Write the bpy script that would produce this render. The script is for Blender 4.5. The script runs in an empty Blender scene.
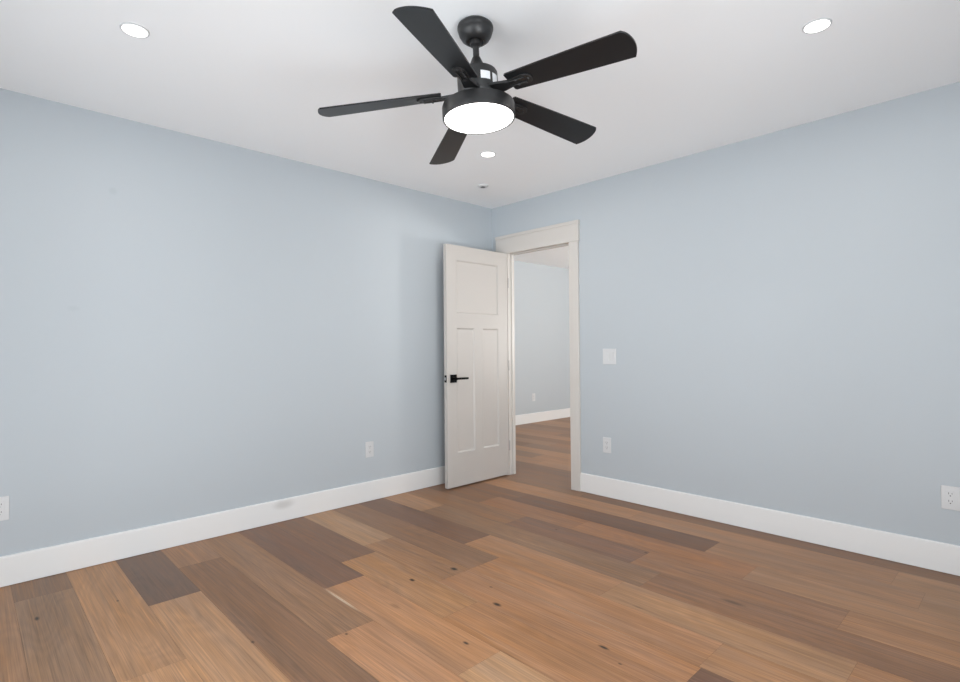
import bpy, bmesh, math, random
from mathutils import Vector, Matrix

S = bpy.context.scene
COL = S.collection
random.seed(7)

# ------------------------------------------------------------------ camera
CY, CP, CR = 0.805779, 0.0138052, -0.00846883          # yaw, pitch, roll
fw = Vector((-math.sin(CY)*math.cos(CP), math.cos(CY)*math.cos(CP), math.sin(CP)))
rt = Vector((math.cos(CY), math.sin(CY), 0)); up = rt.cross(fw)
r2 = math.cos(CR)*rt + math.sin(CR)*up
u2 = -math.sin(CR)*rt + math.cos(CR)*up
cam_d = bpy.data.cameras.new('camera'); cam = bpy.data.objects.new('camera', cam_d); COL.objects.link(cam)
cam_d.sensor_width = 36.0; cam_d.lens = 537.9*36/960; cam_d.clip_start = 0.02
m = Matrix(((r2.x, u2.x, -fw.x, 3.5217), (r2.y, u2.y, -fw.y, -3.5474), (r2.z, u2.z, -fw.z, 1.1405), (0, 0, 0, 1)))
cam.matrix_world = m
S.camera = cam

# ------------------------------------------------------------------ world, exposure, added daylight
S.view_settings.view_transform = 'Standard'; S.view_settings.look = 'None'
S.view_settings.gamma = 1.0; S.view_settings.use_curve_mapping = False
S.view_settings.exposure = -0.46
W = bpy.data.worlds.new('sky'); S.world = W; W.use_nodes = True
bg = W.node_tree.nodes['Background']; bg.inputs[0].default_value = (0.75, 0.88, 1.0, 1); bg.inputs[1].default_value = 1.4

def area(name, loc, direction, sx, sy, watts, color, disk=False, spread=180):
    d = bpy.data.lights.new(name, 'AREA'); o = bpy.data.objects.new(name, d); COL.objects.link(o)
    d.shape = 'DISK' if disk else 'RECTANGLE'; d.size = sx
    if not disk: d.size_y = sy
    d.energy = watts; d.color = color; d.spread = math.radians(spread)
    o.location = loc; o.rotation_euler = Vector(direction).to_track_quat('-Z', 'Y').to_euler()
    return o
S.cycles.max_bounces = 16; S.cycles.diffuse_bounces = 12
DAY = (0.955, 0.982, 1.0)
area('daylight_fill_front', (2.1, -4.40, .6), (0, 1, 0), 2.2, 1.0, 30, DAY)  # added lamp, assumed daylight through the unseen front glazing
area('daylight_fill_side', (4.25, -2.9, .62), (-1, 0, 0), 1.5, 1.0, 68, DAY)  # added lamp low outside the unseen side glazing, brightens the left wall
# added area lamps outside the unseen glazed doors, aimed up to brighten the ceiling
area('ceiling_fill_front', (2.0, -12.5, -.1), (0, 1, 1), 15.0, 5.0, 1600, DAY)
area('ceiling_fill_side', (12.5, -7.0, -.1), (-1, .4, 1), 5.0, 5.0, 740, DAY)
area('ceiling_fill_side_near', (7.0, -1.2, -.05), (-.9, 0, 1), 3.0, 2.0, 60, DAY)
area('hall_fill_light', (2.75, 2.9, 1.4), (-1, 0, 1.2), 1.2, 1.4, 325, (1.0, .965, .92))  # added lamp outside the unseen hall window, brightens the hallway
DOWNLIGHT_W, FAN_W = 7.0, 1.5
LAMP = (1.0, 0.94, 0.86)

# ------------------------------------------------------------------ helpers
def obj(name, bm, mats, parent=None, smooth=False, loc=None):
    me = bpy.data.meshes.new(name); bm.normal_update(); bm.to_mesh(me); bm.free()
    for mt in (mats if isinstance(mats, (list, tuple)) else [mats]): me.materials.append(mt)
    if smooth:
        for pl in me.polygons: pl.use_smooth = True
        try: me.set_sharp_from_angle(angle=math.radians(38))
        except Exception: pass
    o = bpy.data.objects.new(name, me); COL.objects.link(o)
    if parent: o.parent = parent
    if loc: o.location = loc
    return o
def tag(o, label=None, cat=None, group=None, kind=None):
    if label: o['label'] = label
    if cat: o['category'] = cat
    if group: o['group'] = group
    if kind: o['kind'] = kind
    return o
def empty(name, loc):
    o = bpy.data.objects.new(name, None); COL.objects.link(o); o.location = loc; o.empty_display_size = .05
    return o
def box(bm, x0, y0, z0, x1, y1, z1, bevel=0.0, seg=2, mi=0):
    r = bmesh.ops.create_cube(bm, size=1)
    vs = r['verts']
    for v in vs:
        v.co = Vector(((x0+x1)/2 + v.co.x*(x1-x0), (y0+y1)/2 + v.co.y*(y1-y0), (z0+z1)/2 + v.co.z*(z1-z0)))
    fs = set(f for v in vs for f in v.link_faces)
    for f in fs: f.material_index = mi
    if bevel:
        es = list(set(e for v in vs for e in v.link_edges))
        bmesh.ops.bevel(bm, geom=es, offset=bevel, segments=seg, affect='EDGES', profile=.5)
    return bm
def lathe(bm, prof, n=48, mi=0, cx=0, cy=0):
    rings = []
    for (r, z) in prof:
        if r < 1e-6: rings.append([bm.verts.new((cx, cy, z))])
        else: rings.append([bm.verts.new((cx + r*math.cos(2*math.pi*i/n), cy + r*math.sin(2*math.pi*i/n), z)) for i in range(n)])
    for a, b in zip(rings, rings[1:]):
        for i in range(n):
            j = (i+1) % n
            if len(a) == 1 and len(b) == 1: continue
            if len(a) == 1: f = bm.faces.new((a[0], b[j], b[i]))
            elif len(b) == 1: f = bm.faces.new((a[i], a[j], b[0]))
            else: f = bm.faces.new((a[i], a[j], b[j], b[i]))
            f.material_index = mi
    bmesh.ops.recalc_face_normals(bm, faces=bm.faces[:])
    return bm
def prism(bm, pts, thick, frame, mi=0, bevel=0.0):
    """outline pts (a,b) in frame (origin, A, B, N) extruded by thick along N"""
    O, A, B, N = frame
    lo = [bm.verts.new(O + A*a + B*b) for a, b in pts]
    hi = [bm.verts.new(O + A*a + B*b + N*thick) for a, b in pts]
    fs = [bm.faces.new(lo[::-1]), bm.faces.new(hi)]
    n = len(pts)
    for i in range(n):
        j = (i+1) % n
        fs.append(bm.faces.new((lo[i], lo[j], hi[j], hi[i])))
    for f in fs: f.material_index = mi
    if bevel:
        es = list(set(fs[0].edges) | set(fs[1].edges))
        bmesh.ops.bevel(bm, geom=es, offset=bevel, segments=1, affect='EDGES')
    bmesh.ops.recalc_face_normals(bm, faces=bm.faces[:])
    return bm
def B(): return bmesh.new()

# ------------------------------------------------------------------ materials
def lin(c):
    return tuple(((v/255)/12.92 if v/255 <= .04045 else ((v/255+.055)/1.055)**2.4) for v in c)
def mat(name, col, rough=.5, metal=0.0, spec=.5, noise=0.0, nscale=40, bump=0.0, bscale=300):
    mt = bpy.data.materials.new(name); mt.use_nodes = True
    nt = mt.node_tree; b = nt.nodes['Principled BSDF']
    b.inputs['Base Color'].default_value = (*col, 1); b.inputs['Roughness'].default_value = rough
    b.inputs['Metallic'].default_value = metal; b.inputs['Specular IOR Level'].default_value = spec
    tc = nt.nodes.new('ShaderNodeTexCoord')
    if noise:
        n = nt.nodes.new('ShaderNodeTexNoise'); n.inputs['Scale'].default_value = nscale; n.inputs['Detail'].default_value = 4
        nt.links.new(tc.outputs['Object'], n.inputs['Vector'])
        mx = nt.nodes.new('ShaderNodeMix'); mx.data_type = 'RGBA'
        mx.inputs[6].default_value = (*[c*(1-noise) for c in col], 1); mx.inputs[7].default_value = (*[min(1, c*(1+noise)) for c in col], 1)
        nt.links.new(n.outputs['Fac'], mx.inputs[0]); nt.links.new(mx.outputs[2], b.inputs['Base Color'])
    if bump:
        n2 = nt.nodes.new('ShaderNodeTexNoise'); n2.inputs['Scale'].default_value = bscale; n2.inputs['Detail'].default_value = 2
        nt.links.new(tc.outputs['Object'], n2.inputs['Vector'])
        bp = nt.nodes.new('ShaderNodeBump'); bp.inputs['Strength'].default_value = bump; bp.inputs['Distance'].default_value = .002
        nt.links.new(n2.outputs['Fac'], bp.inputs['Height']); nt.links.new(bp.outputs['Normal'], b.inputs['Normal'])
    return mt
def emit(name, col, strength):
    mt = bpy.data.materials.new(name); mt.use_nodes = True; nt = mt.node_tree
    b = nt.nodes['Principled BSDF']; b.inputs['Base Color'].default_value = (.9, .9, .9, 1)
    b.inputs['Emission Color'].default_value = (*col, 1); b.inputs['Emission Strength'].default_value = strength
    return mt
def add_spots(mt, spots, dark):
    """marks of dirt: (x,y,z, rx,ry,rz, strength) in world space blended into base colour"""
    nt = mt.node_tree; b = nt.nodes['Principled BSDF']
    src = b.inputs['Base Color'].links[0].from_socket if b.inputs['Base Color'].is_linked else None
    geo = nt.nodes.new('ShaderNodeNewGeometry'); acc = None
    for (x, y, z, rx, ry, rz, st) in spots:
        a = nt.nodes.new('ShaderNodeVectorMath'); a.operation = 'SUBTRACT'; a.inputs[1].default_value = (x, y, z)
        nt.links.new(geo.outputs['Position'], a.inputs[0])
        c = nt.nodes.new('ShaderNodeVectorMath'); c.operation = 'MULTIPLY'; c.inputs[1].default_value = (1/rx, 1/ry, 1/rz)
        nt.links.new(a.outputs[0], c.inputs[0])
        l = nt.nodes.new('ShaderNodeVectorMath'); l.operation = 'LENGTH'; nt.links.new(c.outputs[0], l.inputs[0])
        mr = nt.nodes.new('ShaderNodeMapRange'); mr.interpolation_type = 'SMOOTHSTEP'
        mr.inputs[1].default_value = 1.0; mr.inputs[2].default_value = .2; mr.inputs[3].default_value = 0; mr.inputs[4].default_value = st
        nt.links.new(l.outputs['Value'], mr.inputs[0])
        if acc is None: acc = mr.outputs[0]
        else:
            mm = nt.nodes.new('ShaderNodeMath'); mm.operation = 'MAXIMUM'
            nt.links.new(acc, mm.inputs[0]); nt.links.new(mr.outputs[0], mm.inputs[1]); acc = mm.outputs[0]
    mx = nt.nodes.new('ShaderNodeMix'); mx.data_type = 'RGBA'; mx.inputs[7].default_value = (*dark, 1)
    if src: nt.links.new(src, mx.inputs[6])
    else: mx.inputs[6].default_value = b.inputs['Base Color'].default_value
    nt.links.new(acc, mx.inputs[0]); nt.links.new(mx.outputs[2], b.inputs['Base Color'])

WALLC = (.456, .496, .528)
M_wall = mat('blue_wall_paint', WALLC, .6, spec=.3, bump=.12, bscale=220)
M_wall_left = mat('blue_wall_paint_marked', WALLC, .6, spec=.3, bump=.12, bscale=220)
add_spots(M_wall_left, [(0, -2.957, 2.024, .05, .03, .028, .2), (0, -3.13, 1.37, .05, .04, .02, .13)], (.30, .33, .36))
M_ceil = mat('ceiling_paint', (.915, .935, .95), .7, spec=.2, bump=.1, bscale=260)
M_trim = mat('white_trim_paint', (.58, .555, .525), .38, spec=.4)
M_base = mat('baseboard_paint', (.76, .76, .755), .38, spec=.4)
add_spots(M_base, [(.013, -2.003, .112, .05, .10, .04, .30)], (.25, .23, .21))
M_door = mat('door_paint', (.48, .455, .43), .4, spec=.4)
M_black = mat('matte_black_metal', (.014, .014, .0145), .38, spec=.5, noise=.15, nscale=60)
M_blade = mat('dark_wood_blade', (.008, .009, .0105), .36, spec=.4, noise=.25, nscale=14)
M_hard = mat('black_door_hardware', (.002, .002, .002), .5, spec=.08)
M_steel = mat('brushed_steel', (.62, .62, .62), .3, metal=1.0)
M_hinge = mat('satin_hinge_metal', (.38, .37, .36), .5, metal=.2)
M_plate = mat('white_plastic', (.60, .61, .62), .3, spec=.5)
M_slot = mat('dark_slot', (.09, .09, .09), .6)
M_paper = mat('printed_label_paper', (.72, .73, .75), .6, noise=.12, nscale=180)
M_under = mat('floor_gap', (.10, .07, .05), .8)
M_lens = emit('lit_diffuser', (1.0, .985, .96), 6.0)
M_win = mat('window_paint', (.8, .8, .8), .4)
M_glass = bpy.data.materials.new('window_glass'); M_glass.use_nodes = True
_n = M_glass.node_tree; _n.nodes.remove(_n.nodes['Principled BSDF'])
_t = _n.nodes.new('ShaderNodeBsdfTransparent'); _g = _n.nodes.new('ShaderNodeBsdfGlossy'); _g.inputs['Roughness'].default_value = .02
_m = _n.nodes.new('ShaderNodeMixShader'); _m.inputs[0].default_value = .06
_n.links.new(_t.outputs[0], _m.inputs[1]); _n.links.new(_g.outputs[0], _m.inputs[2]); _n.links.new(_m.outputs[0], _n.nodes['Material Output'].inputs[0])

# floor boards: one base colour per board, oak grain, knots
def floor_material():
    mt = bpy.data.materials.new('oak_boards'); mt.use_nodes = True; nt = mt.node_tree; N = nt.nodes; L = nt.links
    b = N['Principled BSDF']; b.inputs['Specular IOR Level'].default_value = .35
    at = N.new('ShaderNodeAttribute'); at.attribute_name = 'board'
    sd = N.new('ShaderNodeAttribute'); sd.attribute_name = 'seed'
    geo = N.new('ShaderNodeNewGeometry')
    off = N.new('ShaderNodeVectorMath'); off.operation = 'ADD'; L.new(geo.outputs['Position'], off.inputs[0]); L.new(sd.outputs['Vector'], off.inputs[1])
    def scaled(sx, sy):
        s = N.new('ShaderNodeVectorMath'); s.operation = 'MULTIPLY'; s.inputs[1].default_value = (sx, sy, 1)
        L.new(off.outputs[0], s.inputs[0]); return s.outputs[0]
    def noise(vec, scale, detail=4, dist=0.0):
        n = N.new('ShaderNodeTexNoise'); n.inputs['Scale'].default_value = scale; n.inputs['Detail'].default_value = detail
        n.inputs['Distortion'].default_value = dist; L.new(vec, n.inputs['Vector']); return n.outputs['Fac']
    def remap(s, a, b_, c, d):
        r = N.new('ShaderNodeMapRange'); r.inputs[1].default_value = a; r.inputs[2].default_value = b_
        r.inputs[3].default_value = c; r.inputs[4].default_value = d; L.new(s, r.inputs[0]); return r.outputs[0]
    def mul(a, c):
        m_ = N.new('ShaderNodeMath'); m_.operation = 'MULTIPLY'; L.new(a, m_.inputs[0]); L.new(c, m_.inputs[1]); return m_.outputs[0]
    fine = remap(noise(scaled(2.2, 130), 1.0, 5, .6), .3, .7, .78, 1.18)
    pore = remap(noise(scaled(5, 300), 1.0, 3), .35, .62, .86, 1.08)
    broad = remap(noise(scaled(1.1, 9), 1.0, 3, .8), .3, .7, .85, 1.13)
    # cathedral figure: bands of a low-frequency stretched field
    field = noise(scaled(.9, 5.5), 1.0, 1, .3)
    sn = N.new('ShaderNodeMath'); sn.operation = 'MULTIPLY'; sn.inputs[1].default_value = 85; L.new(field, sn.inputs[0])
    si = N.new('ShaderNodeMath'); si.operation = 'SINE'; L.new(sn.outputs[0], si.inputs[0])
    cath = remap(si.outputs[0], -1, 1, .95, 1.04)
    g = mul(mul(fine, pore), mul(broad, cath))
    gain = N.new('ShaderNodeMath'); gain.operation = 'MULTIPLY'; gain.inputs[1].default_value = FLOOR_GAIN; L.new(g, gain.inputs[0])
    vm = N.new('ShaderNodeVectorMath'); vm.operation = 'SCALE'; L.new(at.outputs['Color'], vm.inputs[0]); L.new(gain.outputs[0], vm.inputs[3])
    hs = N.new('ShaderNodeHueSaturation'); L.new(vm.outputs[0], hs.inputs['Color'])
    L.new(remap(noise(scaled(1.6, 14), 1.0, 3, .5), .3, .7, .94, 1.06), hs.inputs['Saturation'])
    L.new(hs.outputs['Color'], b.inputs['Base Color'])
    rr = remap(g, .8, 1.2, .40, .52); L.new(rr, b.inputs['Roughness'])
    bp = N.new('ShaderNodeBump'); bp.inputs['Strength'].default_value = .12; bp.inputs['Distance'].default_value = .001
    L.new(fine, bp.inputs['Height']); L.new(bp.outputs['Normal'], b.inputs['Normal'])
    return mt
FLOOR_GAIN = 1.12
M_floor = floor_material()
KN = [(.528, -3.317, .03, .011, .9), (.58, -3.035, .013, .008, .8), (1.37, -2.728, .016, .009, .7), (1.355, -1.946, .026, .014, .95),
      (1.401, -1.712, .033, .02, .95), (1.828, -1.83, .034, .017, .95), (1.963, -2.14, .022, .01, .9), (1.576, -2.436, .012, .008, .8),
      (1.685, -1.725, .014, .009, .6), (2.354, -1.788, .034, .011, .95), (2.455, -1.838, .012, .006, .7), (2.556, -1.072, .075, .02, .5),
      (2.282, -1.41, .04, .01, .3), (1.52, -2.16, .05, .018, .25), (1.40, -.86, .014, .009, .6), (1.99, -.815, .016, .01, .7)]
add_spots(M_floor, [(x, y, 0, rx, ry, .05, s) for x, y, rx, ry, s in KN], (.022, .016, .011))
add_spots(M_floor, [(1.29, -2.300, 0, .20, .010, .05, 1.0), (1.7, -1.6545, 0, .25, .004, .05, .35), (2.2, -1.6535, 0, .45, .004, .05, .35), (1.55, -1.869, 0, .4, .004, .05, .25)], (.62, .47, .33))  # pale seam lines, bevel highlight and light wear painted into the floor colour

# ------------------------------------------------------------------ the setting
XW, YW, H, T = 3.95, -4.10, 2.44, .08                    # room extents; corner of the two seen walls at the origin
HX0, HX1, HY1 = -1.865, 2.45, 5.0                        # the hall beyond the doorway

# floor: rows of boards running along x
PITCH, Y0 = .2155, -.145
ROWS = {                                                 # row: [(x where the board starts, sRGB colour), ...]
 -1: [(0, (132, 104, 84)), (1.05, (122, 92, 72)), (2.9, (118, 90, 70))],
 0: [(0, (138, 106, 82)), (.22, (168, 127, 94)), (1.6, (160, 122, 92)), (3.01, (164, 128, 98))],
 1: [(0, (118, 90, 72)), (.75, (112, 84, 68)), (2.21, (160, 124, 96)), (3.138, (158, 126, 100))],
 2: [(0, (126, 96, 75)), (.62, (152, 110, 80)), (1.45, (158, 114, 82)), (2.49, (160, 124, 95))],
 3: [(0, (140, 106, 80)), (1.095, (124, 94, 78)), (2.0, (148, 110, 82)), (2.936, (160, 120, 88))],
 4: [(0, (164, 128, 98)), (.49, (134, 106, 84)), (2.18, (132, 98, 74))],
 5: [(0, (112, 86, 72)), (1.174, (166, 124, 90)), (2.1, (162, 126, 94)), (3.048, (160, 118, 84))],
 6: [(0, (132, 102, 80)), (1.46, (166, 122, 87)), (2.66, (168, 126, 90))],
 7: [(0, (168, 136, 106)), (.785, (150, 114, 84)), (1.46, (164, 120, 86)), (2.67, (108, 80, 66))],
 8: [(0, (118, 90, 73)), (.91, (164, 124, 88)), (1.75, (168, 122, 84)), (3.0, (160, 118, 84))],
 9: [(0, (112, 84, 69)), (1.14, (176, 130, 92)), (2.095, (182, 146, 112))],
 10: [(0, (142, 110, 84)), (1.56, (178, 132, 96)), (2.8, (160, 118, 84))],
 11: [(0, (150, 114, 86)), (.37, (126, 96, 74))],
 12: [(0, (104, 84, 73)), (.742, (176, 138, 104)), (2.6, (150, 114, 84))],
 13: [(0, (166, 128, 94)), (1.31, (178, 138, 102))],
 14: [(0, (122, 97, 78)), (.265, (140, 113, 90)), (2.2, (160, 120, 90))],
 15: [(0, (150, 116, 88)), (1.9, (128, 98, 76))],
 16: [(0, (160, 124, 94))], 17: [(0, (130, 100, 78))], 18: [(0, (150, 118, 90))],
}
bm = B()
lay = bm.loops.layers.float_color.new('board'); lsd = bm.loops.layers.float_color.new('seed')
def board(x0, x1, y0, y1, c):
    g = .0003
    v = [bm.verts.new(q) for q in ((x0+g, y0+g, 0), (x1-g, y0+g, 0), (x1-g, y1-g, 0), (x0+g, y1-g, 0))]
    f = bm.faces.new(v); s = (random.uniform(0, 60), random.uniform(0, 60), random.uniform(0, 60), 1); cl = (*lin(tuple((m_ + .77*(v-m_))*k_ for v, m_, k_ in zip(c, (150, 117, 89), (1, .975, .95)))), 1)
    for lp in f.loops: lp[lay] = cl; lp[lsd] = s
for k, bs in ROWS.items():
    ya, yb = Y0 - PITCH*k, Y0 - PITCH*(k+1)
    if yb < YW: yb = YW
    if ya <= YW: continue
    for i, (x, c) in enumerate(bs):
        board(x, bs[i+1][0] if i+1 < len(bs) else XW, yb, ya, c)
HP = [(128, 100, 82), (150, 120, 96), (158, 122, 94), (120, 94, 78), (146, 112, 88), (164, 128, 98), (134, 108, 90)]
k = -2; pick = [(4), (0), (2), (6), (2), (3), (1), (0), (2), (4), (6), (3), (1), (2), (0), (6), (4), (1), (3), (2), (0), (4), (1)]
while Y0 - PITCH*(k+1) < HY1:
    yb, ya = Y0 - PITCH*(k+1), min(HY1, Y0 - PITCH*k)
    x = HX0; q = 0
    while x < HX1:
        x2 = min(HX1, x + random.uniform(.9, 2.0))
        board(x, x2, yb, ya, HP[(pick[-k-2] + q*3) % len(HP)]); x = x2; q += 1
    k -= 1
nb = len(bm.faces)
for (x0, y0, x1, y1) in ((0, YW, XW, 0), (.195, 0, .885, T), (HX0, T, HX1, HY1)):
    box(bm, x0, y0, -.06, x1, y1, -.0015, mi=1)
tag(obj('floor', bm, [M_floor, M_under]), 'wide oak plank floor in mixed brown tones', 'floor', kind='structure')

bm = B(); box(bm, -T, YW-T, H, XW+T, T, H+.1)
tag(obj('ceiling', bm, M_ceil), 'flat white ceiling over the room', 'ceiling', kind='structure')
bm = B(); box(bm, HX0-T, T, H, HX1+T, HY1+T, H+.1)
bm2 = bm; box(bm2, HX0-T, .0, H, -T, T, H+.1)
tag(obj('ceiling_hall', bm, M_ceil), 'white hallway ceiling seen through the doorway', 'ceiling', kind='structure')

bm = B(); box(bm, -T, YW-T, 0, 0, T, H)
tag(obj('wall_left', bm, M_wall_left), 'pale blue wall on the left', 'wall', kind='structure')
DX0, DX1, DZ = .18, .90, 2.005                           # rough opening
bm = B(); box(bm, 0, 0, 0, DX0, T, H); box(bm, DX1, 0, 0, XW+T, T, H); box(bm, DX0, 0, DZ, DX1, T, H)
tag(obj('wall_right', bm, M_wall), 'pale blue wall with the doorway on the right', 'wall', kind='structure')

def window_wall(name, axis, pos, a0, a1, w0, w1, z0, z1, sgn):
    """wall with one window opening; axis 'y': wall at y=pos spanning x"""
    bm = B()
    def bx(p0, p1, q0, q1):
        if axis == 'y': box(bm, p0, min(pos, pos+sgn*T), q0, p1, max(pos, pos+sgn*T), q1)
        else: box(bm, min(pos, pos+sgn*T), p0, q0, max(pos, pos+sgn*T), p1, q1)
    bx(a0, w0, 0, H); bx(w1, a1, 0, H); bx(w0, w1, 0, z0); bx(w0, w1, z1, H)
    return obj(name, bm, M_wall)
def window(name, axis, pos, w0, w1, z0, z1, sgn, label):
    root = empty(name, (0, 0, 0)); tag(root, label, 'window', kind='structure')
    c = pos + sgn*.05
    def bx(bm, p0, p1, q0, q1, d):
        if axis == 'y': box(bm, p0, c-d, q0, p1, c+d, q1)
        else: box(bm, c-d, p0, q0, c+d, p1, q1)
    f = B(); fwid = .05
    bx(f, w0, w0+fwid, z0, z1, .04); bx(f, w1-fwid, w1, z0, z1, .04); bx(f, w0+fwid, w1-fwid, z0, z0+fwid, .04); bx(f, w0+fwid, w1-fwid, z1-fwid, z1, .04)
    mid = (w0+w1)/2; bx(f, mid-.025, mid+.025, z0+fwid, z1-fwid, .03)
    obj('window_frame', f, M_win, root)
    for a, b_ in ((w0+fwid, mid-.025), (mid+.025, w1-fwid)):
        g = B(); bx(g, a, b_, z0+fwid, z1-fwid, .004); obj('pane', g, M_glass, root)
tag(window_wall('wall_front', 'y', YW, 0, XW+T, .8, 3.2, .06, 2.1, -1), 'pale blue wall behind the camera with a tall glazed opening added for light', 'wall', kind='structure')
tag(window_wall('wall_back', 'x', XW, YW, 0, -3.8, -1.3, .06, 2.1, 1), 'pale blue wall facing the left wall with a tall glazed opening added for light', 'wall', kind='structure')
window('unseen_window_1', 'y', YW, .8, 3.2, .06, 2.1, -1, 'unseen white glazed door added for light in the wall behind the camera')  # unseen glazing, added and enlarged so more light reaches the ceiling
window('unseen_window_2', 'x', XW, -3.8, -1.3, .06, 2.1, 1, 'unseen white glazed door added for light in the wall facing the left wall')  # likewise unseen, added and sized for the light it lets in
# hall shell
bm = B(); box(bm, HX0-T, 0, 0, HX0, HY1+T, H)
tag(obj('wall_hall_left', bm, M_wall), 'pale blue hallway wall seen through the doorway', 'wall', kind='structure')
bm = B(); box(bm, HX0, 0, 0, -T, T, H)
tag(obj('wall_hall_near', bm, M_wall), 'pale blue hallway wall beside the doorway, hidden behind the left wall', 'wall', kind='structure')
bm = B(); box(bm, HX0, HY1, 0, HX1+T, HY1+T, H)
tag(obj('wall_hall_end', bm, M_wall), 'pale blue wall closing the end of the hallway', 'wall', kind='structure')
tag(window_wall('wall_hall_right', 'x', HX1, T, HY1, 2.3, 3.5, .8, 2.2, 1), 'pale blue hallway wall with a tall glazed opening added for light', 'wall', kind='structure')
window('unseen_window_3', 'x', HX1, 2.3, 3.5, .8, 2.2, 1, 'unseen white window added to light the hallway')  # unseen window put in to light the hallway

# baseboards: flat board with an eased top edge and a thin dark joint at the floor
def baseboard(name, p0, p1, nrm, label, h=.147, t=.014):
    bm = B(); p0 = Vector((*p0, 0)); p1 = Vector((*p1, 0)); n = Vector((*nrm, 0)); d = (p1-p0).normalized()
    prof = [(0, .0025), (t, .0025), (t, h-.006), (t-.003, h-.001), (t-.006, h), (0, h)]
    prism(bm, prof, (p1-p0).length, (p0, n, Vector((0, 0, 1)), d))
    return tag(obj(name, bm, M_base), label, 'baseboard', kind='structure')
baseboard('baseboard_left', (0, YW), (0, 0), (1, 0), 'tall white baseboard along the left wall')
baseboard('baseboard_right', (.978, 0), (XW, 0), (0, -1), 'tall white baseboard along the right wall beside the doorway')
baseboard('baseboard_hall', (HX0, T), (HX0, HY1), (1, 0), 'white baseboard along the hallway wall seen through the doorway')

# door casing and jamb lining
tr = tag(empty('trim_1', (.53, 0, 0)), 'wide flat white casing with a capped head around the doorway', 'door casing', kind='structure')
def at(parent, o): o.parent = parent; o.matrix_parent_inverse = Matrix.Translation(-parent.location); return o
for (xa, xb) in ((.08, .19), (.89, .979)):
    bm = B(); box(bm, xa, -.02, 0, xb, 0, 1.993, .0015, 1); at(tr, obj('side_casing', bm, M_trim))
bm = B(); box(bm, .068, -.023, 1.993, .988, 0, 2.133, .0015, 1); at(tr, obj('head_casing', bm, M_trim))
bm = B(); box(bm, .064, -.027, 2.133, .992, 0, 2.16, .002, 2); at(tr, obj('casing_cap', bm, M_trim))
jm = tag(empty('trim_2', (.53, .05, 0)), 'white jamb lining inside the doorway', 'door jamb', kind='structure')
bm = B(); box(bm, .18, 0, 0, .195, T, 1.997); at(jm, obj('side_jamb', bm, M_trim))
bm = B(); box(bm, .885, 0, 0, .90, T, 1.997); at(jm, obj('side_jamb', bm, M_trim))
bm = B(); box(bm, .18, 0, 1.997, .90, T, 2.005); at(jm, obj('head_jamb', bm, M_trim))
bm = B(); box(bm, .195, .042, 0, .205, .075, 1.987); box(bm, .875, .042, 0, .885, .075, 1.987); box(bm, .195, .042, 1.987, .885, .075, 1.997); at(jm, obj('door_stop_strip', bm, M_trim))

# ------------------------------------------------------------------ the open door
DXA, DXB = .168, .203                                    # leaf thickness
DYA, DYB, DZA, DZB = -.733, -.024, .012, 1.992
dr = tag(empty('door_1', (DXB, DYB, 0)), 'white three-panel interior door standing open against the left wall', 'door')
dr['kind'] = 'structure'
bm = B()
RC = .009
def slab(y0, y1, z0, z1, rec=0, bev=0): box(bm, DXA+rec, y0, z0, DXB-rec, y1, z1, bev, 1)
PY = (-.624, -.425, -.327, -.136)                        # panel edges
PZ = (.284, 1.311, 1.431, 1.872)
slab(DYA, PY[0], DZA, DZB); slab(PY[3], DYB, DZA, DZB)    # stiles
slab(PY[0], PY[3], DZA, PZ[0]); slab(PY[0], PY[3], PZ[1], PZ[2]); slab(PY[0], PY[3], PZ[3], DZB)
slab(PY[1], PY[2], PZ[0], PZ[1])
bmesh.ops.remove_doubles(bm, verts=bm.verts[:], dist=1e-5)
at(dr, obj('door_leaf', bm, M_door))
for (a, b_, c, d) in ((PY[0], PY[1], PZ[0], PZ[1]), (PY[2], PY[3], PZ[0], PZ[1]), (PY[0], PY[3], PZ[2], PZ[3])):
    bm = B(); box(bm, DXA+RC, a, c, DXB-RC, b_, d)
    # sloped sticking around the field on both faces
    for xf, xo in ((DXB-RC, DXB), (DXA+RC, DXA)):
        s = .012
        for (p, q) in (((a, c), (b_, c)), ((b_, c), (b_, d)), ((b_, d), (a, d)), ((a, d), (a, c))):
            def inn(P): return (P[0] + (s if P[0] == a else -s), P[1] + (s if P[1] == c else -s))
            xo2 = xf + (xo-xf)*.95
            v = [bm.verts.new((xo2, p[0], p[1])), bm.verts.new((xo2, q[0], q[1])), bm.verts.new((xf, *inn(q))), bm.verts.new((xf, *inn(p)))]
            bm.faces.new(v)
    bmesh.ops.recalc_face_normals(bm, faces=bm.faces[:])
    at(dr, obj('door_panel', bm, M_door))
HZ, HYc = .896, -.668
for sg, xs in ((1, DXB), (-1, DXA)):
    bm = B(); box(bm, min(xs, xs+sg*.009), HYc-.033, HZ-.033, max(xs, xs+sg*.009), HYc+.033, HZ+.033, .0015, 2)
    ro = at(dr, obj('handle_rosette', bm, M_hard)); ro['label'] = 'square black rosette'
    bm = B()
    xo = xs + sg*.05
    bmesh.ops.create_cone(bm, cap_ends=True, segments=20, radius1=.010, radius2=.010, depth=.042,
                          matrix=Matrix.Translation((xs+sg*.029, HYc, HZ)) @ Matrix.Rotation(math.pi/2, 4, 'Y'))
    box(bm, xo-.006, HYc-.012, HZ-.0085, xo+.006, HYc+.122, HZ+.0085, .002, 2)
    lv = obj('lever', bm, M_hard); lv.parent = ro; lv['label'] = 'straight black lever'
bm = B(); box(bm, .1735, DYA-.0015, HZ-.029, .1975, DYA+.001, HZ+.029)
lp = at(dr, obj('latch_plate', bm, M_hard)); lp['label'] = 'black latch plate on the door edge'
bm = B(); box(bm, .1795, DYA-.010, HZ-.011, .1915, DYA, HZ+.011, .002, 2)
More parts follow.
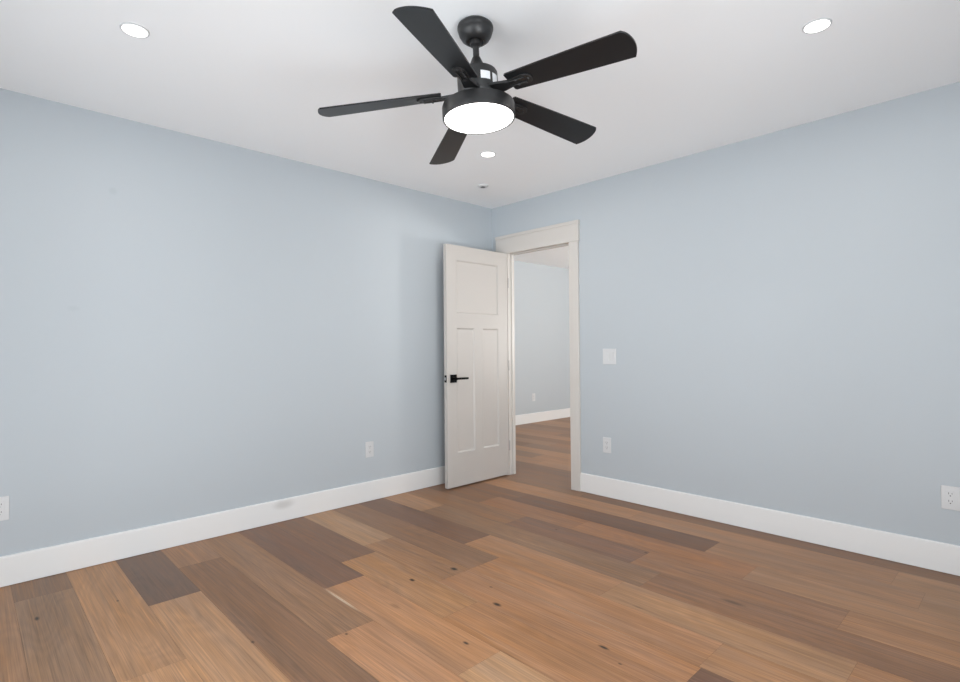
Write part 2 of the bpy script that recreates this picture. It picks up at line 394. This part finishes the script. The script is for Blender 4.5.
lb = obj('latch_bolt', bm, M_steel); lb.parent = lp
for hz in (1.73, .985, .265):
    bm = B(); box(bm, .1955, -.0005, hz-.045, .1965, .012, hz+.045)
    bmesh.ops.create_cone(bm, cap_ends=True, segments=14, radius1=.006, radius2=.006, depth=.09, matrix=Matrix.Translation((.1965, -.0285, hz)))
    box(bm, .172, DYB-.001, hz-.045, .200, DYB+.0025, hz+.045)
    h_ = at(dr, obj('hinge', bm, M_hinge)); h_['label'] = 'steel hinge'

# ------------------------------------------------------------------ ceiling fan
FX, FY = 1.974, -2.073
fan = tag(empty('ceiling_fan', (FX, FY, H)), 'black five-blade ceiling fan with a round lit lamp in the middle of the ceiling', 'ceiling fan')
def Z(z): return z - H
bm = B(); lathe(bm, [(0, 0), (.058, 0), (.062, -.004), (.070, -.010), (.072, -.015), (.072, -.024), (.069, -.028), (.069, -.034), (.065, -.047), (.056, -.062), (.045, -.071), (.040, -.0735), (.035, -.0735), (.030, -.067), (.0, -.065)])
obj('canopy', bm, M_black, fan, True)
bm = B(); lathe(bm, [(0, -.07), (.0125, -.07), (.0125, -.21), (0, -.21)], 24); lathe(bm, [(0, -.070), (.024, -.070), (.022, -.088), (.0125, -.094)], 24)
obj('downrod', bm, M_black, fan, True)
bm = B(); lathe(bm, [(0, Z(2.304)), (.015, Z(2.304)), (.018, Z(2.298)), (.026, Z(2.278)), (.040, Z(2.256)), (.054, Z(2.243)), (0, Z(2.243))], 32)
obj('coupling_cover', bm, M_black, fan, True)
bm = B(); lathe(bm, [(0, Z(2.245)), (.066, Z(2.245)), (.077, Z(2.240)), (.081, Z(2.232)), (.081, Z(2.170)), (.0795, Z(2.167)), (.0795, Z(2.150)), (.076, Z(2.140)), (.062, Z(2.128)), (.058, Z(2.100)), (0, Z(2.100))], 64)
mh = obj('motor_housing', bm, M_black, fan, True)
caz = math.atan2(-3.5474-FY, 3.5217-FX)                  # the stickers face the room corner opposite the door
for a0, a1, z0, z1 in ((8, 36, 2.178, 2.209), (45, 68, 2.172, 2.209)):
    bm = B(); n = 8; vs = []
    for i in range(n+1):
        a = caz + math.radians(a0 + (a1-a0)*i/n)
        vs.append([bm.verts.new((r*math.cos(a), r*math.sin(a), Z(z))) for r, z in ((.0816, z0), (.0816, z1), (.0812, z1), (.0812, z0))])
    for q, w in zip(vs, vs[1:]):
        for j in range(4): bm.faces.new((q[j], q[(j+1) % 4], w[(j+1) % 4], w[j]))
    bm.faces.new(vs[0]); bm.faces.new(vs[-1][::-1]); bmesh.ops.recalc_face_normals(bm, faces=bm.faces[:])
    st = obj('sticker', bm, M_paper, mh); st['label'] = 'white printed sticker'
bm = B(); lathe(bm, [(0, Z(2.108)), (.110, Z(2.108)), (.136, Z(2.106)), (.143, Z(2.102)), (.145, Z(2.096)), (.145, Z(2.054)), (.1435, Z(2.049)), (.139, Z(2.047)), (.137, Z(2.050)), (.137, Z(2.058)), (0, Z(2.058))], 72)
obj('light_housing', bm, M_black, fan, True, (-.0015, -.0015, .004))
bm = B(); lathe(bm, [(0, Z(2.0435)), (.06, Z(2.0440)), (.11, Z(2.0460)), (.1365, Z(2.0495)), (.1365, Z(2.0575)), (0, Z(2.0575))], 72)
ln = obj('light_diffuser', bm, M_lens, fan, True, (-.0015, -.0015, .004)); ln['label'] = 'glowing white round diffuser'
BR0, BRL, PT, PH, BZ, TH, DROOP = .1484, .6208, -.2129, -1.0809, 2.1636, .006, math.atan(.0825)
def blade_mesh():
    bm = B(); pts = []
    w0, w1 = .049, .0665
    pts += [(BR0, -w0+.006), (BR0+.006, -w0)]
    pts += [(BR0 + (BRL-.006-BR0)*t, -(w0+(w1-w0)*t)) for t in (.35, .7, 1.0)]
    for i in range(1, 12):
        s = -1 + 2*i/12
        pts.append((BRL + .020*(1-s*s) , s*(w1-.001)))
    pts += [(BRL + (BR0+.006-BRL)*t, (w1+(w0-w1)*t)) for t in (0.0, .35, .7, 1.0)]
    pts += [(BR0, w0-.006)]
    prism(bm, pts, TH, (Vector((0, 0, -TH/2)), Vector((1, 0, 0)), Vector((0, 1, 0)), Vector((0, 0, 1))), bevel=.0012)
    return bm
def bracket_mesh():
    bm = B(); X, Y, Zv = Vector((1, 0, 0)), Vector((0, 1, 0)), Vector((0, 0, 1))
    # rounded plate under the blade
    pts = [(.145, -.020), (.215, -.026)]
    for i in range(9):
        a = -math.pi/2 + math.pi*i/8
        pts.append((.222 + .026*math.cos(a), .026*math.sin(a)))
    pts += [(.215, .026), (.145, .020)]
    prism(bm, pts, .006, (Vector((0, 0, -TH/2-.0065)), X, Y, Zv), bevel=.001)
    # two raised ribs and the arm back to the motor
    for y in (-.013, .013): box(bm, .13, y-.004, -TH/2-.011, .222, y+.004, -TH/2-.006, .001, 1)
    prism(bm, [(.050, -.034), (.090, -.030), (.15, -.020), (.15, .020), (.090, .030), (.050, .034)], .010, (Vector((0, 0, -TH/2-.010)), X, Y, Zv), bevel=.0015)
    return bm
def screw_mesh():
    bm = B(); lathe(bm, [(0, -.0035), (.003, -.003), (.0045, -.0012), (.005, 0), (0, 0)], 14); return bm
bl0 = obj('blade', blade_mesh(), M_blade, fan)
br0 = obj('blade_bracket', bracket_mesh(), M_black, bl0)
sc = []
for (sx, sy) in ((.232, 0), (.185, -.013), (.185, .013)):
    s_ = obj('screw', screw_mesh(), M_black, bl0, True); s_.location = (sx, sy, -TH/2-(.0065 if sy == 0 else .011)); sc.append(s_)
for i in range(5):
    b_ = bl0 if i == 0 else bl0.copy()
    if i:
        COL.objects.link(b_); b_.parent = fan
        for ch in [br0] + sc:
            c = ch.copy(); COL.objects.link(c); c.parent = b_
    b_.location = (0, 0, Z(BZ))
    b_.rotation_mode = 'QUATERNION'
    b_.rotation_quaternion = (Matrix.Rotation(PH + i*2*math.pi/5, 3, 'Z') @ Matrix.Rotation(DROOP, 3, 'Y') @ Matrix.Rotation(PT, 3, 'X')).to_quaternion()
# the fan hangs a few degrees out of plumb from the ball joint inside the canopy
w = Vector((.0141, -.0491, 0)); TILT = Matrix.Rotation(w.length, 4, w.normalized()); PIV = Vector((0, 0, -.065))
for ch in fan.children:
    if ch.name.startswith('canopy'): continue
    bpy.context.view_layer.update()
    ch.rotation_mode = 'QUATERNION' if ch.rotation_mode == 'QUATERNION' else 'XYZ'
    ch.matrix_basis = Matrix.Translation(PIV) @ TILT @ Matrix.Translation(-PIV) @ ch.matrix_basis
fl = area('fan_lamp', Vector((FX, FY, H)) + (PIV + TILT @ (Vector((0, 0, Z(2.038)))-PIV)), TILT @ Vector((0, 0, -1)), .26, .26, FAN_W, LAMP, disk=True)

# ------------------------------------------------------------------ recessed ceiling lights
def downlight(x, y, label, first=None):
    if first is None:
        root = empty('recessed_light', (x, y, H))
        bm = B(); lathe(bm, [(.0445, 0), (.052, 0), (.052, -.002), (.050, -.0045), (.047, -.005), (.0445, -.004), (.0445, 0)], 48)
        obj('trim_ring', bm, M_plate, root, True)
        bm = B(); lathe(bm, [(0, -.0060), (.03, -.0056), (.0443, -.0040), (.0443, 0), (0, 0)], 48)
        obj('diffuser', bm, M_lens, root, True)
    else:
        root = first.copy(); COL.objects.link(root); root.location = (x, y, H)
        for ch in first.children:
            c = ch.copy(); COL.objects.link(c); c.parent = root
    tag(root, label, 'recessed light', 'recessed ceiling downlights')
    area('downlight_lamp', (x, y, H-.009), (0, 0, -1), .088, .088, DOWNLIGHT_W, LAMP, disk=True)
    return root
d0 = downlight(1.006, -3.052, 'lit round white downlight in the ceiling over the left wall, left of the fan')
downlight(2.914, -1.052, 'lit round white downlight in the ceiling over the right wall, right of the fan', d0)
downlight(.984, -1.022, 'lit round white downlight in the ceiling between the fan and the door corner', d0)

sp = tag(empty('fire_sprinkler', (.463, -.563, H)), 'small round white ceiling fixture with a dark recess near the corner above the door', 'sprinkler')
bm = B(); lathe(bm, [(.020, 0), (.044, 0), (.044, -.003), (.042, -.008), (.036, -.013), (.0205, -.014), (.0205, -.008), (.020, 0)], 40)
obj('escutcheon', bm, M_plate, sp, True)
bm = B(); lathe(bm, [(0, -.003), (.0195, -.003), (.0195, 0), (0, 0)], 24); lathe(bm, [(0, -.0155), (.018, -.015), (.020, -.0135), (.0195, -.012), (.006, -.010), (.006, -.003), (0, -.003)], 24)
o = obj('sprinkler_head', bm, M_slot, sp, True); o['label'] = 'dark recessed head'

# ------------------------------------------------------------------ wall plates
def place_plate(root, loc, wall):
    root.location = loc
    root.rotation_euler = (0, 0, {'left': math.pi/2, 'right': 0.0}[wall])   # local -y looks into the room
def rounded(w, h, r, n=4):
    pts = []
    for cx, cz, a0 in ((w/2-r, h/2-r, 0), (-w/2+r, h/2-r, 90), (-w/2+r, -h/2+r, 180), (w/2-r, -h/2+r, 270)):
        for i in range(n+1):
            a = math.radians(a0 + 90*i/n); pts.append((cx + r*math.cos(a), cz + r*math.sin(a)))
    return pts
FR = (Vector((0, 0, 0)), Vector((1, 0, 0)), Vector((0, 0, 1)), Vector((0, -1, 0)))
def fr(y): return (Vector((0, y, 0)), *FR[1:])
def make_outlet():
    root = empty('power_outlet', (0, 0, 0))
    bm = B(); prism(bm, rounded(.072, .117, .004), .0055, FR, bevel=.0015); obj('cover_plate', bm, M_plate, root)
    bm = B(); prism(bm, rounded(.034, .068, .002), .0075, FR, bevel=.0006); rc = obj('receptacle', bm, M_plate, root)
    for zc in (.0185, -.0185):
        bm = B()
        for x, w, h in ((-.0065, .0022, .009), (.0065, .0022, .0075)): box(bm, x-w/2, -.0082, zc+.001-h/2+.003, x+w/2, -.0070, zc+.001+h/2+.003)
        lathe_pts = [(.0028*math.cos(a), zc-.0075+.0028*math.sin(a)) for a in [2*math.pi*i/10 for i in range(10)]]
        prism(bm, lathe_pts, .0012, fr(-.0070))
        obj('socket_slots', bm, M_slot, rc)['label'] = 'dark socket slots'
    for z in (.048, -.048):
        bm = B(); prism(bm, [(.003*math.cos(2*math.pi*i/10), z+.003*math.sin(2*math.pi*i/10)) for i in range(10)], .0065, FR)
        obj('cover_screw', bm, M_plate, root)
    return root
def copy_tree(o, parent=None):
    c = o.copy(); COL.objects.link(c); c.parent = parent
    for ch in o.children: copy_tree(ch, c)
    return c
OUT = [((0, -3.419, .379), 'left', 'white power outlet low on the left wall, cut by the left edge of the photo'),
       ((0, -1.335, .386), 'left', 'white power outlet low on the left wall, near the open door'),
       ((1.220, 0, .394), 'right', 'white power outlet on the right wall below the light switch'),
       ((3.200, 0, .377), 'right', 'white power outlet low on the right wall, cut by the right edge of the photo'),
       ((HX0, 2.75, .385), 'left', 'small white power outlet on the hallway wall seen through the doorway')]
o0 = make_outlet(); outs = [o0] + [copy_tree(o0) for _ in OUT[1:]]
for o, (loc, wall, lab) in zip(outs, OUT):
    place_plate(o, loc, wall); tag(o, lab, 'power outlet', 'white wall power outlets')

sw = empty('light_switch', (1.250, 0, 1.071))
bm = B(); prism(bm, rounded(.116, .119, .004), .0055, FR, bevel=.0015); obj('cover_plate', bm, M_plate, sw)
for k, x in enumerate((-.023, .023)):
    bm = B(); t = (.0105, .0065) if k == 0 else (.0062, .0108)
    w, h = .0165, .033
    y0, y1 = -t[0], -t[1]
    v = [bm.verts.new(q) for q in ((x-w, 0, -h), (x+w, 0, -h), (x+w, 0, h), (x-w, 0, h), (x-w, y0, -h), (x+w, y0, -h), (x+w, y1, h), (x-w, y1, h))]
    for f in ((0, 1, 2, 3), (4, 5, 6, 7), (0, 1, 5, 4), (1, 2, 6, 5), (2, 3, 7, 6), (3, 0, 4, 7)): bm.faces.new([v[i] for i in f])
    bmesh.ops.recalc_face_normals(bm, faces=bm.faces[:])
    obj('rocker', bm, M_plate, sw)
tag(sw, 'white double light switch on the right wall beside the doorway', 'light switch')
